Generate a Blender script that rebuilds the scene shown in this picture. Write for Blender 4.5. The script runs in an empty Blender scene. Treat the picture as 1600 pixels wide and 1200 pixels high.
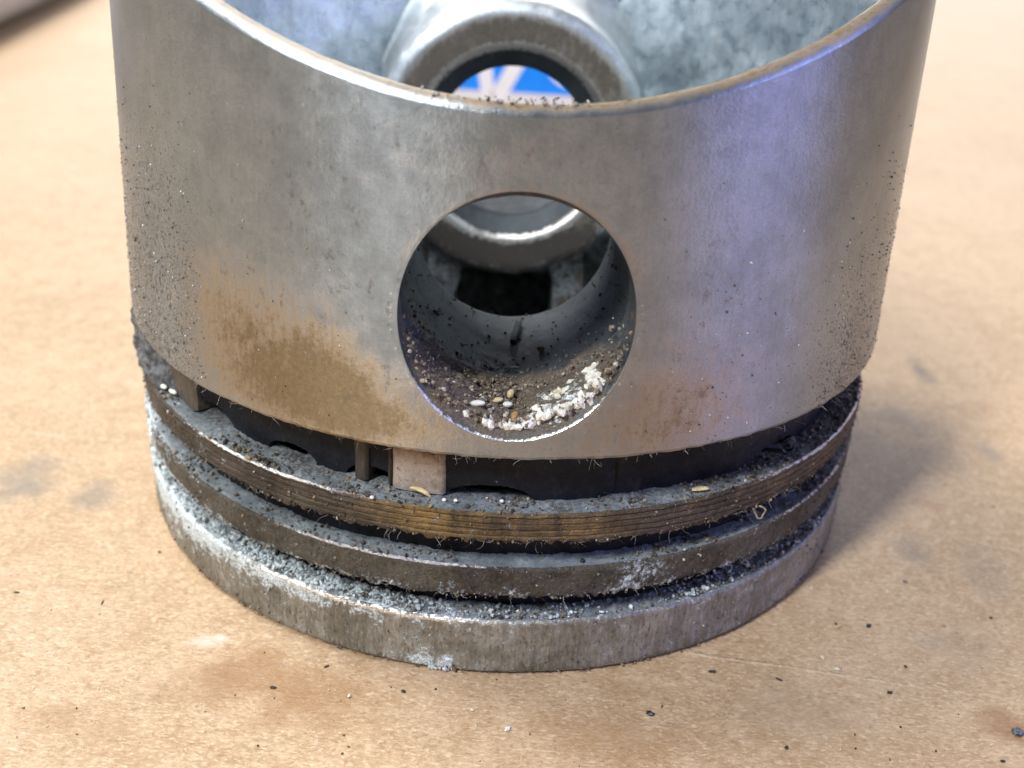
import bpy, bmesh, math, random
import numpy as np
from mathutils import Matrix, Vector

random.seed(7)
RNG = np.random.default_rng(7)
SC = bpy.context.scene
COL = SC.collection
PI = math.pi

# ------------------------------------------------------------------ camera
# units are centimetres: the piston is 8 cm across and stands on its crown at z = 0
SC.unit_settings.system = 'METRIC'
SC.unit_settings.scale_length = 0.01
CAM = np.array([0.668, -10.889, 6.393])
PITCH, YAW, ROLL, FPX = 0.469, -0.050, 0.057, 1600.0


def cam_axes():
    f = np.array([math.sin(YAW) * math.cos(PITCH), math.cos(YAW) * math.cos(PITCH), -math.sin(PITCH)])
    r = np.array([math.cos(YAW), -math.sin(YAW), 0.0])
    u = np.cross(r, f)
    c, s = math.cos(ROLL), math.sin(ROLL)
    return c * r + s * u, -s * r + c * u, f


CR, CU, CF = cam_axes()
cd = bpy.data.cameras.new('camera')
cam = bpy.data.objects.new('camera', cd)
COL.objects.link(cam)
cam.matrix_world = Matrix(((CR[0], CU[0], -CF[0], CAM[0]), (CR[1], CU[1], -CF[1], CAM[1]),
                           (CR[2], CU[2], -CF[2], CAM[2]), (0, 0, 0, 1)))
cd.sensor_fit = 'HORIZONTAL'
cd.sensor_width = 36.0
cd.lens = 36.0 * FPX / 1600.0
cd.clip_start = 0.05
cd.clip_end = 2000
cd.dof.use_dof = True
cd.dof.focus_distance = 8.4
cd.dof.aperture_fstop = 0.33
SC.camera = cam

# ------------------------------------------------------------------ light
SC.view_settings.view_transform = 'Standard'
SC.view_settings.look = 'None'
SC.view_settings.exposure = 0.0
SC.view_settings.gamma = 1.0
wd = bpy.data.worlds.new('World')
SC.world = wd
wd.use_nodes = True
bg = wd.node_tree.nodes['Background']
bg.inputs['Color'].default_value = (0.80, 0.86, 1.0, 1)
bg.inputs['Strength'].default_value = 0.17


def area(name, loc, target, sx, sy, power, color):
    ld = bpy.data.lights.new(name, 'AREA')
    ld.shape = 'RECTANGLE'
    ld.size, ld.size_y = sx, sy
    ld.energy = power
    ld.color = color
    o = bpy.data.objects.new(name, ld)
    COL.objects.link(o)
    o.location = loc
    d = Vector(target) - Vector(loc)
    o.rotation_euler = d.to_track_quat('-Z', 'Y').to_euler()
    return o


area('ceiling_lamp', (-70, 34, 128), (0, 4, 0), 50, 80, 285000, (1.0, 0.975, 0.93))
area('back_fill', (-5, 150, 38), (0, 10, 0), 210, 50, 140000, (1.0, 0.98, 0.94))  # added area light without a known source, lifts the far cardboard by grazing sheen
area('bench_lamp', (-36, -47, 72), (0, 0, 3.0), 8, 34, 98000, (0.95, 0.98, 1.0))
area('window_light', (65, -21, 34), (0, 0, 3.5), 16, 40, 24000, (0.38, 0.41, 1.0))

# ------------------------------------------------------------------ helpers
ANG = 0.084                      # turn of the pin axis
ROOT_M = Matrix.Rotation(ANG, 4, 'Z')
CA, SA = math.cos(ANG), math.sin(ANG)


def ray(px, py):
    d = CR * ((px - 800) / FPX) + CU * ((600 - py) / FPX) + CF
    return d / np.linalg.norm(d)


def at(px, py, z=0.0):
    """point on the level z that the pixel sees"""
    d = ray(px, py)
    t = (z - CAM[2]) / d[2]
    p = CAM + t * d
    return float(p[0]), float(p[1]), float(z)


def cyl(px, py, r):
    """(theta, z) on a cylinder of radius r round the piston axis, theta from the pin axis"""
    d = ray(px, py)
    a = d[0] ** 2 + d[1] ** 2
    b = CAM[0] * d[0] + CAM[1] * d[1]
    c = CAM[0] ** 2 + CAM[1] ** 2 - r * r
    t = (-b - math.sqrt(max(b * b - a * c, 0))) / a
    p = CAM + t * d
    return math.atan2(p[0], -p[1]) - ANG, float(p[2])


def loc2w(p):
    p = np.asarray(p, float)
    return np.stack([CA * p[..., 0] - SA * p[..., 1], SA * p[..., 0] + CA * p[..., 1], p[..., 2]], -1)


def pol(th, r, z):
    """piston-local point"""
    th, r, z = np.broadcast_arrays(np.asarray(th, float), np.asarray(r, float), np.asarray(z, float))
    return np.stack([r * np.sin(th), -r * np.cos(th), z], -1)


def _h(ix, iy, iz, seed):
    n = (ix * 374761393 + iy * 668265263 + iz * 1274126177 + seed * 974711) & 0xffffffff
    n = ((n ^ (n >> 13)) * 1274126177) & 0xffffffff
    n = (n ^ (n >> 16)) & 0xffffffff
    return n / 4294967295.0


def vnoise(p, seed=0):
    p = np.asarray(p, float)
    i = np.floor(p).astype(np.int64)
    f = p - i
    f = f * f * (3 - 2 * f)
    out = 0
    for dx in (0, 1):
        for dy in (0, 1):
            for dz in (0, 1):
                w = ((f[..., 0] if dx else 1 - f[..., 0]) * (f[..., 1] if dy else 1 - f[..., 1])
                     * (f[..., 2] if dz else 1 - f[..., 2]))
                out = out + w * _h(i[..., 0] + dx, i[..., 1] + dy, i[..., 2] + dz, seed)
    return out


def fbm(p, scale, octv=4, seed=0):
    p = np.asarray(p, float) * scale
    a, s, out = 0.5, 0, 0
    for k in range(octv):
        out = out + a * vnoise(p, seed + k)
        s += a
        a *= 0.5
        p = p * 2.03 + 17.3
    return out / s


def sst(x, a, b):
    t = np.clip((x - a) / (b - a), 0, 1)
    return t * t * (3 - 2 * t)


def gauss(x, y, x0, y0, sx, sy):
    return np.exp(-((x - x0) / sx) ** 2 - ((y - y0) / sy) ** 2)


def wrap(t):
    return (t + PI) % (2 * PI) - PI


def tag(o, label=None, cat=None, group=None, kind=None):
    if label: o['label'] = label
    if cat: o['category'] = cat
    if group: o['group'] = group
    if kind: o['kind'] = kind
    return o


def mesh_obj(name, V, F, mat, parent=None, attrs=None, smooth=True, weld=False, sharp=None, color=None):
    me = bpy.data.meshes.new(name)
    V = np.asarray(V, float).reshape(-1, 3)
    me.from_pydata(V.tolist(), [], [list(f) for f in F])
    for k, a in (attrs or {}).items():
        at_ = me.attributes.new(k, 'FLOAT', 'POINT')
        at_.data.foreach_set('value', np.asarray(a, np.float32).ravel())
    if color is not None:
        at_ = me.attributes.new('tint', 'FLOAT_COLOR', 'POINT')
        at_.data.foreach_set('color', np.asarray(color, np.float32).ravel())
    if weld:
        bm = bmesh.new()
        bm.from_mesh(me)
        bmesh.ops.remove_doubles(bm, verts=bm.verts, dist=2e-4)
        bmesh.ops.recalc_face_normals(bm, faces=bm.faces)
        bm.to_mesh(me)
        bm.free()
    me.polygons.foreach_set('use_smooth', [smooth] * len(me.polygons))
    if sharp:
        me.set_sharp_from_angle(angle=sharp)
    me.materials.append(mat)
    me.update()
    o = bpy.data.objects.new(name, me)
    COL.objects.link(o)
    if parent is not None:
        o.parent = parent
    return o


def grid_faces(nu, nv, closed=False, off=0):
    """rows of nv points, nu rows (closed = wraps along nv)"""
    F = []
    m = nv if closed else nv - 1
    for i in range(nu - 1):
        a, b = off + i * nv, off + (i + 1) * nv
        for j in range(m):
            k = (j + 1) % nv
            F.append((a + j, a + k, b + k, b + j))
    return F


# ------------------------------------------------------------------ materials
class NT:
    def __init__(self, name):
        self.m = bpy.data.materials.new(name)
        self.m.use_nodes = True
        self.t = self.m.node_tree
        self.b = self.t.nodes['Principled BSDF']
        self.out = self.t.nodes['Material Output']

    def n(self, typ, **kw):
        nd = self.t.nodes.new(typ)
        for k, v in kw.items():
            setattr(nd, k, v)
        return nd

    def l(self, a, b):
        self.t.links.new(a, b)

    def put(self, sock, v):
        if hasattr(v, 'is_linked') or isinstance(v, bpy.types.NodeSocket):
            self.l(v, sock)
        else:
            if isinstance(v, tuple) and len(v) == 3 and sock.type == 'RGBA':
                v = v + (1.0,)
            sock.default_value = v

    def coord(self, scale=None, loc=None):
        if not hasattr(self, '_tc'):
            self._tc = self.n('ShaderNodeTexCoord')
        s = self._tc.outputs['Object']
        if scale is None:
            return s
        mp = self.n('ShaderNodeMapping')
        mp.inputs['Scale'].default_value = scale
        if loc: mp.inputs['Location'].default_value = loc
        self.l(s, mp.inputs['Vector'])
        return mp.outputs['Vector']

    def noise(self, scale, detail=4, rough=0.55, vec=None, dist=0.0):
        nd = self.n('ShaderNodeTexNoise')
        nd.inputs['Scale'].default_value = scale
        nd.inputs['Detail'].default_value = detail
        nd.inputs['Roughness'].default_value = rough
        nd.inputs['Distortion'].default_value = dist
        self.l(vec if vec is not None else self.coord(), nd.inputs['Vector'])
        return nd.outputs['Fac']

    def voro(self, scale, vec=None, feat='F1', rnd=1.0):
        nd = self.n('ShaderNodeTexVoronoi', feature=feat)
        nd.inputs['Scale'].default_value = scale
        nd.inputs['Randomness'].default_value = rnd
        self.l(vec if vec is not None else self.coord(), nd.inputs['Vector'])
        return nd

    def attr(self, name):
        nd = self.n('ShaderNodeAttribute')
        nd.attribute_name = name
        return nd.outputs['Fac']

    def acol(self, name):
        nd = self.n('ShaderNodeAttribute')
        nd.attribute_name = name
        return nd.outputs['Color']

    def math(self, op, a, b=0.0, c=None, clamp=False):
        nd = self.n('ShaderNodeMath', operation=op, use_clamp=clamp)
        self.put(nd.inputs[0], a)
        self.put(nd.inputs[1], b)
        if c is not None: self.put(nd.inputs[2], c)
        return nd.outputs[0]

    def remap(self, v, a, b, c=0.0, d=1.0):
        nd = self.n('ShaderNodeMapRange', interpolation_type='SMOOTHSTEP')
        self.put(nd.inputs['Value'], v)
        nd.inputs['From Min'].default_value = a
        nd.inputs['From Max'].default_value = b
        nd.inputs['To Min'].default_value = c
        nd.inputs['To Max'].default_value = d
        return nd.outputs['Result']

    def mix(self, f, a, b, mode='MIX'):
        nd = self.n('ShaderNodeMix', data_type='RGBA', blend_type=mode)
        self.put(nd.inputs[0], f)
        self.put(nd.inputs[6], a)
        self.put(nd.inputs[7], b)
        return nd.outputs[2]

    def mixf(self, f, a, b):
        nd = self.n('ShaderNodeMix', data_type='FLOAT')
        self.put(nd.inputs[0], f)
        self.put(nd.inputs[2], a)
        self.put(nd.inputs[3], b)
        return nd.outputs[0]

    def bump(self, h, strength, dist):
        nd = self.n('ShaderNodeBump')
        nd.inputs['Strength'].default_value = strength
        nd.inputs['Distance'].default_value = dist
        self.l(h, nd.inputs['Height'])
        self.l(nd.outputs[0], self.b.inputs['Normal'])

    def set(self, **kw):
        for k, v in kw.items():
            self.put(self.b.inputs[k.replace('_', ' ')], v)
        return self.m


ANISO_ROT = 0.25


def metal(name, lo, hi, rough=0.42, metallic=0.85, brown=(0.13, 0.085, 0.035), grime_shade=(0.035, 0.03, 0.026),
          base_grime=0.0, bump=0.35, lines=0.0, streak=0.0, cast=0.0, fleck=0.4, vert=0.6, aniso=0.0, rvar=1.0, dull=0.35, spec=0.5):
    """worn aluminium: attributes stain / pit / white / edge / grime say where each kind of wear or painted shade sits"""
    k = NT(name)
    n1 = k.noise(1.3, 6, 0.6)
    n2 = k.noise(6.0, 6, 0.62)
    n3 = k.noise(26.0, 5, 0.65)
    n4 = k.noise(75.0, 3, 0.6)
    col = k.mix(k.remap(k.math('ADD', k.math('MULTIPLY', n1, 0.6), k.math('MULTIPLY', n2, 0.4)), 0.36, 0.64), lo, hi)
    met = metallic
    # dull patches
    col = k.mix(k.remap(n3, 0.5, 0.72, 0.0, dull), col, tuple(c * 0.55 for c in lo))
    fl = k.noise(34.0, 4, 0.7, k.coord((1.0, 1.0, vert)))
    col = k.mix(k.remap(fl, 0.52, 0.70, 0, fleck), col, tuple(c * 0.35 for c in lo))
    col = k.mix(k.remap(fl, 0.46, 0.30, 0, fleck * .8), col, tuple(min(1, c * 1.35) for c in hi))
    if streak:
        sv = k.noise(5.0, 4, 0.6, k.coord((6.5, 6.5, 0.3)))
        col = k.mix(k.remap(sv, 0.46, 0.66, 0, streak), col, tuple(c * 0.5 for c in lo))
    # brown varnish
    st = k.attr('stain')
    vs = k.noise(10.0, 5, 0.65, k.coord((1.8, 1.8, 0.5)))
    sf = k.remap(k.math('ADD', st, k.math('MULTIPLY', k.math('ADD', k.math('SUBTRACT', n2, 0.5), k.math('ADD', k.math('MULTIPLY', k.math('SUBTRACT', n3, 0.5), 0.45), k.math('SUBTRACT', vs, 0.5))), 1.0)), 0.02, 1.45, 0, 0.92)
    bcol = k.mix(k.remap(k.math('ADD', sf, k.math('MULTIPLY', k.math('SUBTRACT', n3, 0.5), 0.5)), 0.55, 1.05), tuple(c * 1.7 for c in brown), tuple(c * .75 for c in brown))
    col = k.mix(sf, col, bcol)
    met = k.mixf(sf, met, 0.45)
    bf = k.math('MULTIPLY', k.remap(k.noise(8.0, 6, 0.7, k.coord((1, 1, 0.8))), 0.57, 0.68), k.remap(k.attr('blotch'), 0.0, 1.0, 0.0, 0.62))
    col = k.mix(bf, col, (0.12, 0.09, 0.055))
    met = k.mixf(bf, met, 0.4)
    # grime film, also the shade painted on boss and shelves
    gr = k.math('ADD', k.attr('grime_shade'), base_grime)
    gf = k.remap(k.math('ADD', gr, k.math('MULTIPLY', k.math('ADD', k.math('SUBTRACT', n3, 0.5), k.math('SUBTRACT', n2, 0.5)), 1.2)), 0.25, 0.75)
    col = k.mix(gf, col, k.mix(k.remap(n4, 0.4, 0.62), grime_shade, tuple(c * 2.6 for c in grime_shade)))
    met = k.mixf(gf, met, 0.1)
    if lines:
        wv = k.noise(1.0, 3, 0.7, k.coord((1.4, 1.4, 42.0)))
        col = k.mix(k.remap(wv, 0.47, 0.56, 0, lines), col, (0.03, 0.02, 0.012))
    # pits: dark specks, denser where 'pit' is high
    pt = k.attr('pit')
    v = k.voro(17.0, k.coord((1, 1, 0.75)))
    rad = k.math('ADD', k.math('MULTIPLY', k.math('MULTIPLY', pt, 0.30), k.remap(n2, 0.3, 0.6)), k.math('MULTIPLY', k.math('SUBTRACT', n4, 0.5), 0.22))
    pf = k.remap(k.math('SUBTRACT', rad, v.outputs['Distance']), -0.02, 0.05)
    pf = k.math('MULTIPLY', pf, k.remap(pt, 0.02, 0.15))
    v2 = k.voro(42.0)
    pf2 = k.remap(k.math('SUBTRACT', k.math('MULTIPLY', pt, 0.42), v2.outputs['Distance']), -0.03, 0.08)
    pall = k.math('MAXIMUM', pf, k.math('MULTIPLY', pf2, 0.65))
    col = k.mix(k.math('MULTIPLY', pall, 0.85), col, (0.03, 0.026, 0.022))
    met = k.mixf(pall, met, 0.2)
    # white corrosion
    wh = k.attr('white')
    wf = k.remap(k.math('ADD', wh, k.math('MULTIPLY', k.math('ADD', k.math('SUBTRACT', n3, 0.5), k.math('SUBTRACT', n2, 0.5)), 1.7)), 0.42, 0.78)
    col = k.mix(wf, col, k.mix(k.remap(n4, 0.4, 0.6), (0.36, 0.43, 0.45), (0.80, 0.86, 0.88)))
    met = k.mixf(wf, met, 0.0)
    # bare bright edges
    ed = k.attr('edge')
    ef = k.remap(k.math('ADD', ed, k.math('MULTIPLY', k.math('SUBTRACT', n3, 0.5), 1.6)), 0.35, 0.75)
    col = k.mix(ef, col, (0.85, 0.84, 0.81))
    met = k.mixf(ef, met, 1.0)
    rg = k.math('ADD', k.remap(n2, 0.3, 0.7, rough - 0.07 * rvar, rough + 0.1 * rvar), k.math('MULTIPLY', k.math('MAXIMUM', gf, k.math('MAXIMUM', wf, sf)), 0.22))
    rg = k.mixf(ef, rg, 0.3)
    h = k.math('ADD', k.math('MULTIPLY', n3, 0.5), k.math('MULTIPLY', n4, 0.35))
    h = k.math('SUBTRACT', h, k.math('MULTIPLY', pall, 0.8))
    h = k.math('ADD', h, k.math('MULTIPLY', wf, 0.7))
    if cast:
        h = k.math('ADD', h, k.math('MULTIPLY', k.noise(3.2, 3, 0.5, k.coord((1, 1, 0.6)), 0.6), cast))
    if lines:
        h = k.math('ADD', h, k.math('MULTIPLY', wv, lines))
    k.bump(h, bump, 0.05)
    if aniso:                        # turned surface: fine circumferential tool marks
        tn = k.n('ShaderNodeTangent', direction_type='RADIAL', axis='Z')
        k.l(tn.outputs[0], k.b.inputs['Tangent'])
        k.set(Anisotropic=aniso, Anisotropic_Rotation=ANISO_ROT)
    return k.set(Base_Color=col, Metallic=met, Roughness=rg, Specular_IOR_Level=spec)


def simple(name, c1, c2, scale=20.0, rough=0.7, metallic=0.0, bump=0.2, dist=0.03, **kw):
    k = NT(name)
    n = k.noise(scale, 5, 0.6)
    k.bump(n, bump, dist)
    return k.set(Base_Color=k.mix(k.remap(n, 0.35, 0.65), c1, c2), Roughness=rough, Metallic=metallic, **kw)


def tinted(name, rough=0.75, metallic=0.0):
    k = NT(name)
    n = k.noise(60.0, 3)
    k.bump(n, 0.3, 0.01)
    return k.set(Base_Color=k.mix(k.remap(n, 0.3, 0.7, 0.0, 0.35), k.acol('tint'), (0.05, 0.04, 0.03)), Roughness=rough, Metallic=metallic)


M_SKIRT = metal('skirt_aluminium', (0.275, 0.32, 0.36), (0.375, 0.43, 0.48), fleck=0.16, dull=.14, rvar=0.2, rough=0.31, metallic=0.9, brown=(0.235, 0.15, 0.058), streak=0.09, bump=0.2, aniso=0.88)
M_INNER = metal('cast_inner_aluminium', (0.34, 0.41, 0.47), (0.70, 0.79, 0.85), rough=0.30, metallic=0.9, cast=1.8, bump=0.4, streak=0.2)
M_BOSS = metal('boss_aluminium', (0.40, 0.44, 0.46), (0.66, 0.71, 0.73), rough=0.42, metallic=0.7, brown=(0.15, 0.12, 0.085), bump=0.3)
M_BORE = metal('bore_steel_grey', (0.05, 0.06, 0.069), (0.09, 0.104, 0.116), rough=0.55, metallic=0.35, grime_shade=(0.075, 0.058, 0.043), bump=0.3)
M_CROWN = metal('crown_aluminium', (0.22, 0.222, 0.20), (0.47, 0.47, 0.44), fleck=0.85, vert=0.35, rough=0.40, metallic=0.75, aniso=0.6, brown=(0.11, 0.085, 0.05), base_grime=0.03, streak=0.35, bump=0.4)
M_LAND = metal('land_dark', (0.028, 0.027, 0.024), (0.135, 0.13, 0.11), fleck=0.85, vert=0.6, rough=0.56, metallic=0.3, brown=(0.12, 0.08, 0.03), base_grime=0.10, bump=0.9)
M_GOLD = metal('land_varnished', (0.04, 0.031, 0.025), (0.125, 0.098, 0.072), fleck=0.6, rough=0.48, metallic=0.4, brown=(0.27, 0.17, 0.055), base_grime=0.05, lines=0.42, bump=0.7)
M_SHELF = metal('groove_grey', (0.15, 0.175, 0.19), (0.31, 0.345, 0.365), rough=0.6, metallic=0.25, base_grime=0.04, bump=0.5)
M_GROOVE = metal('groove_black', (0.005, 0.006, 0.009), (0.018, 0.021, 0.029), rough=0.55, metallic=0.0, bump=0.4, spec=0.2, base_grime=-0.5)
M_PALE = metal('bridge_pale', (0.30, 0.245, 0.20), (0.52, 0.45, 0.39), rough=0.6, metallic=0.3, brown=(0.10, 0.05, 0.02), bump=0.35)
M_BRIDGE = metal('bridge_brown', (0.10, 0.085, 0.07), (0.20, 0.17, 0.145), rough=0.55, metallic=0.4, bump=0.35)
M_BRIDGE_DARK = metal('bridge_dark', (0.03, 0.026, 0.022), (0.085, 0.07, 0.057), rough=0.55, metallic=0.2, bump=0.35)
M_TINT = tinted('loose_grit')
M_FIBRE = tinted('lint', 0.6)

# ------------------------------------------------------------------ cardboard
def cardboard_material():
    k = NT('brown_cardboard')
    n1 = k.noise(0.35, 5, 0.6)
    n2 = k.noise(2.6, 6, 0.7)
    fib = k.noise(11.0, 7, 0.72, k.coord((0.75, 1.25, 1.0)), 0.9)
    fib2 = k.noise(30.0, 5, 0.7, k.coord((0.62, 1.3, 1.0)), 0.7)
    fib3 = k.noise(16.0, 5, 0.7, k.coord((0.25, 1.9, 1.0), (3.1, 1.7, 0)), 1.2)
    col = k.mix(k.remap(k.math('ADD', k.math('MULTIPLY', n1, 0.4), k.math('MULTIPLY', n2, 0.6)), 0.38, 0.62), (0.385, 0.25, 0.135), (0.48, 0.335, 0.205))
    col = k.mix(k.remap(fib, 0.50, 0.66, 0.0, 0.5), col, (0.62, 0.46, 0.30))
    col = k.mix(k.remap(fib, 0.48, 0.34, 0.0, 0.45), col, (0.25, 0.145, 0.072))
    col = k.mix(k.remap(fib2, 0.52, 0.66, 0.0, 0.65), col, (0.68, 0.54, 0.38))
    col = k.mix(k.remap(fib2, 0.47, 0.34, 0.0, 0.6), col, (0.22, 0.125, 0.062))
    col = k.mix(k.remap(fib3, 0.58, 0.70, 0.0, 0.55), col, (0.70, 0.57, 0.41))
    sp = k.voro(7.0)
    spf = k.math('MULTIPLY', k.remap(sp.outputs['Distance'], 0.10, 0.05), k.remap(k.noise(3.0, 2), 0.55, 0.62))
    col = k.mix(k.math('MULTIPLY', spf, 0.5), col, (0.10, 0.06, 0.035))
    # stains of their own shape: grey oily smudges, brown and rust spots, white dust
    sx = k.n('ShaderNodeSeparateXYZ')
    k.l(k.coord(), sx.inputs[0])
    wob = k.math('MULTIPLY', k.math('SUBTRACT', k.noise(1.6, 4, 0.6), 0.5), 2.4)

    def spot(px, py, rx, ry, c, amt):
        nonlocal col
        x, y, _ = at(px, py)
        dx = k.math('DIVIDE', k.math('SUBTRACT', sx.outputs[0], x), rx)
        dy = k.math('DIVIDE', k.math('SUBTRACT', sx.outputs[1], y), ry)
        d = k.math('SQRT', k.math('ADD', k.math('MULTIPLY', dx, dx), k.math('MULTIPLY', dy, dy)))
        f = k.remap(k.math('ADD', d, wob), 1.15, 0.15, 0.0, amt)
        col = k.mix(f, col, c)
    grey = (0.13, 0.12, 0.11)
    for a in ((50, 745, .45, .5, grey, .5), (140, 775, .35, .35, grey, .5), (20, 770, .3, .3, grey, .45),
              (1438, 580, .22, .5, (.08, .08, .08), .7), (1432, 866, .32, .45, grey, .42), (1540, 900, .35, .7, grey, .2),
              (1460, 700, .5, .9, grey, .25), (1400, 640, .5, .9, grey, .2),
              (1545, 705, .3, .4, grey, .5), (1410, 655, .3, .5, grey, .35), (1460, 790, .25, .2, (.30, .12, .05), .35),
              (430, 1070, 1.0, .5, (.25, .125, .045), .62), (300, 1080, .5, .3, (.27, .15, .07), .3),
              (1575, 1145, .28, .25, (.24, .10, .035), .55), (1240, 1110, .8, .4, (.33, .24, .16), .35),
              (318, 1004, .22, .12, (.68, .62, .54), .5), (345, 998, .10, .08, (.70, .66, .58), .5),
              (1490, 1010, .5, .35, (.28, .21, .15), .3), (930, 1150, .7, .3, (.30, .17, .08), .45), (1000, 1080, .5, .2, (.28, .15, .06), .4), (120, 1130, .6, .3, (.30, .17, .08), .4)):
        spot(*a)
    # creases pressed into the board
    cre = None
    for (p, q, wd_) in (((0, 672), (225, 692), .022), ((1080, 1020), (1600, 1096), .014)):
        a = np.array(at(*p)[:2]); b = np.array(at(*q)[:2])
        t = (b - a) / np.linalg.norm(b - a)
        nx, ny = -t[1], t[0]
        c0 = -(nx * a[0] + ny * a[1])
        d = k.math('ADD', k.math('ADD', k.math('MULTIPLY', sx.outputs[0], float(nx)), k.math('MULTIPLY', sx.outputs[1], float(ny))), float(c0))
        d = k.math('ABSOLUTE', k.math('ADD', d, k.math('MULTIPLY', wob, 0.03)))
        along = k.math('ADD', k.math('MULTIPLY', sx.outputs[0], float(t[0])), k.math('MULTIPLY', sx.outputs[1], float(t[1])))
        s0, s1 = float(t @ a), float(t @ b)
        w = k.math('MULTIPLY', k.remap(along, s0 - .4, s0 + .3), k.remap(along, s1 + .4, s1 - .3))
        f = k.math('MULTIPLY', k.remap(d, wd_ * 2.2, 0.0), w)
        cre = f if cre is None else k.math('MAXIMUM', cre, f)
    cf = k.math('MULTIPLY', cre, k.remap(fib2, 0.40, 0.62, 0.02, 0.48))
    col = k.mix(cf, col, (0.68, 0.55, 0.39))
    h = k.math('ADD', k.math('MULTIPLY', fib, 0.6), k.math('MULTIPLY', fib2, 0.5))
    h = k.math('ADD', h, k.math('MULTIPLY', cre, 0.6))
    k.bump(h, 0.6, 0.03)
    return k.set(Base_Color=col, Roughness=0.47)


n = 60
xs = np.linspace(-130, 130, n)
ys = np.linspace(-60, 200, n)
X, Y = np.meshgrid(xs, ys)
# the board is one flat sheet with a real edge thickness
V = [(-130, -60, 0), (130, -60, 0), (130, 200, 0), (-130, 200, 0), (-130, -60, -.4), (130, -60, -.4), (130, 200, -.4), (-130, 200, -.4)]
F = [(0, 1, 2, 3), (7, 6, 5, 4), (0, 4, 5, 1), (1, 5, 6, 2), (2, 6, 7, 3), (3, 7, 4, 0)]
tag(mesh_obj('ground', V, F, cardboard_material(), smooth=False), 'brown cardboard sheet covering the bench top under the piston', kind='structure')

# ------------------------------------------------------------------ piston
root = bpy.data.objects.new('piston', None)
COL.objects.link(root)
root.rotation_euler = (0, 0, ANG)
tag(root, 'dirty aluminium engine piston standing upside down on brown cardboard', 'piston')

Z_C1, Z_A0, Z_A1, Z_B0, Z_B1, Z_S0 = 0.599, 0.852, 1.157, 1.420, 1.697, 2.220
ZB, RB = 3.376, 0.955            # pin bore: height of its axis, radius of the mouth
R_IN = 3.70


def r_in(z):
    return 3.30 + (R_IN - 3.30) * sst(z, 2.15, 3.0)



def r_out(z):
    return 4.015 - 0.045 * (np.asarray(z, float) - 2.22)


def z_rim(th):
    t = wrap(np.asarray(th, float))
    t = np.minimum(np.abs(t), PI - np.abs(t))
    return 4.93 + 1.6 * (1 - np.exp(-(t / math.radians(62)) ** 2))


# --- skirt: outer face round the pin bores, rim, inner wall, lower lip
T0 = 0.40
NB_, NZ_ = 70, 44
TH_C = np.linspace(-T0, T0, NB_ + 1)
TH_S = np.linspace(T0, PI - T0, 150)


def wall_half(rfun, zlo, ztop, rx, rz, nt, flip):
    """half a cylinder wall with an elliptical hole at theta = 0; returns verts, faces"""
    V, F = [], []
    # ring of boundary points, anticlockwise from bottom left
    bt = [(t, zlo) for t in TH_C[:-1]]
    rt = [(T0, zlo + (float(ztop(T0)) - zlo) * i / NZ_) for i in range(NZ_)]
    tp = [(t, float(ztop(t))) for t in TH_C[::-1][:-1]]
    lf = [(-T0, zlo + (float(ztop(-T0)) - zlo) * (1 - i / NZ_)) for i in range(NZ_)]
    B = np.array(bt + rt + tp + lf)
    R0 = 4.0
    ang = np.arctan2((B[:, 1] - ZB), B[:, 0] * R0)
    xc = rx * np.cos(ang)
    C = np.stack([np.arcsin(np.clip(xc / R0, -1, 1)), ZB + rz * np.sin(ang)], 1)
    tt = np.linspace(0, 1, nt) ** 1.35
    P = C[None] * (1 - tt[:, None, None]) + B[None] * tt[:, None, None]
    th, z = P[..., 0], P[..., 1]
    pts = pol(th, rfun(z), z)
    V.append(pts.reshape(-1, 3))
    F += [f if flip else f[::-1] for f in grid_faces(nt, len(B), True)]
    off = pts.shape[0] * pts.shape[1]
    # the plain side
    fr = np.linspace(0, 1, NZ_ + 1)
    zz = zlo + (ztop(TH_S)[None] - zlo) * fr[:, None]
    pts = pol(np.broadcast_to(TH_S, zz.shape), rfun(zz), zz)
    V.append(pts.reshape(-1, 3))
    F += [f[::-1] if flip else f for f in grid_faces(NZ_ + 1, len(TH_S), False, off)]
    return np.concatenate(V), F


TH_ALL = np.concatenate([TH_C[:-1], TH_S[:-1], TH_C[:-1] + PI, TH_S[:-1] + PI])


def strip(profile, thetas=TH_ALL):
    """profile: list of functions theta -> (r, z)"""
    rows = []
    for f in profile:
        r, z = f(thetas)
        rows.append(pol(thetas, r, z))
    A = np.stack(rows)
    return A.reshape(-1, 3), grid_faces(A.shape[0], A.shape[1], True)


def join(parts):
    V, F, off = [], [], 0
    for v, f in parts:
        V.append(v)
        F += [tuple(i + off for i in q) for q in f]
        off += len(v)
    return np.concatenate(V), F


def rot180(vf):
    v, f = vf
    return v * np.array([-1, -1, 1]), f


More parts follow.
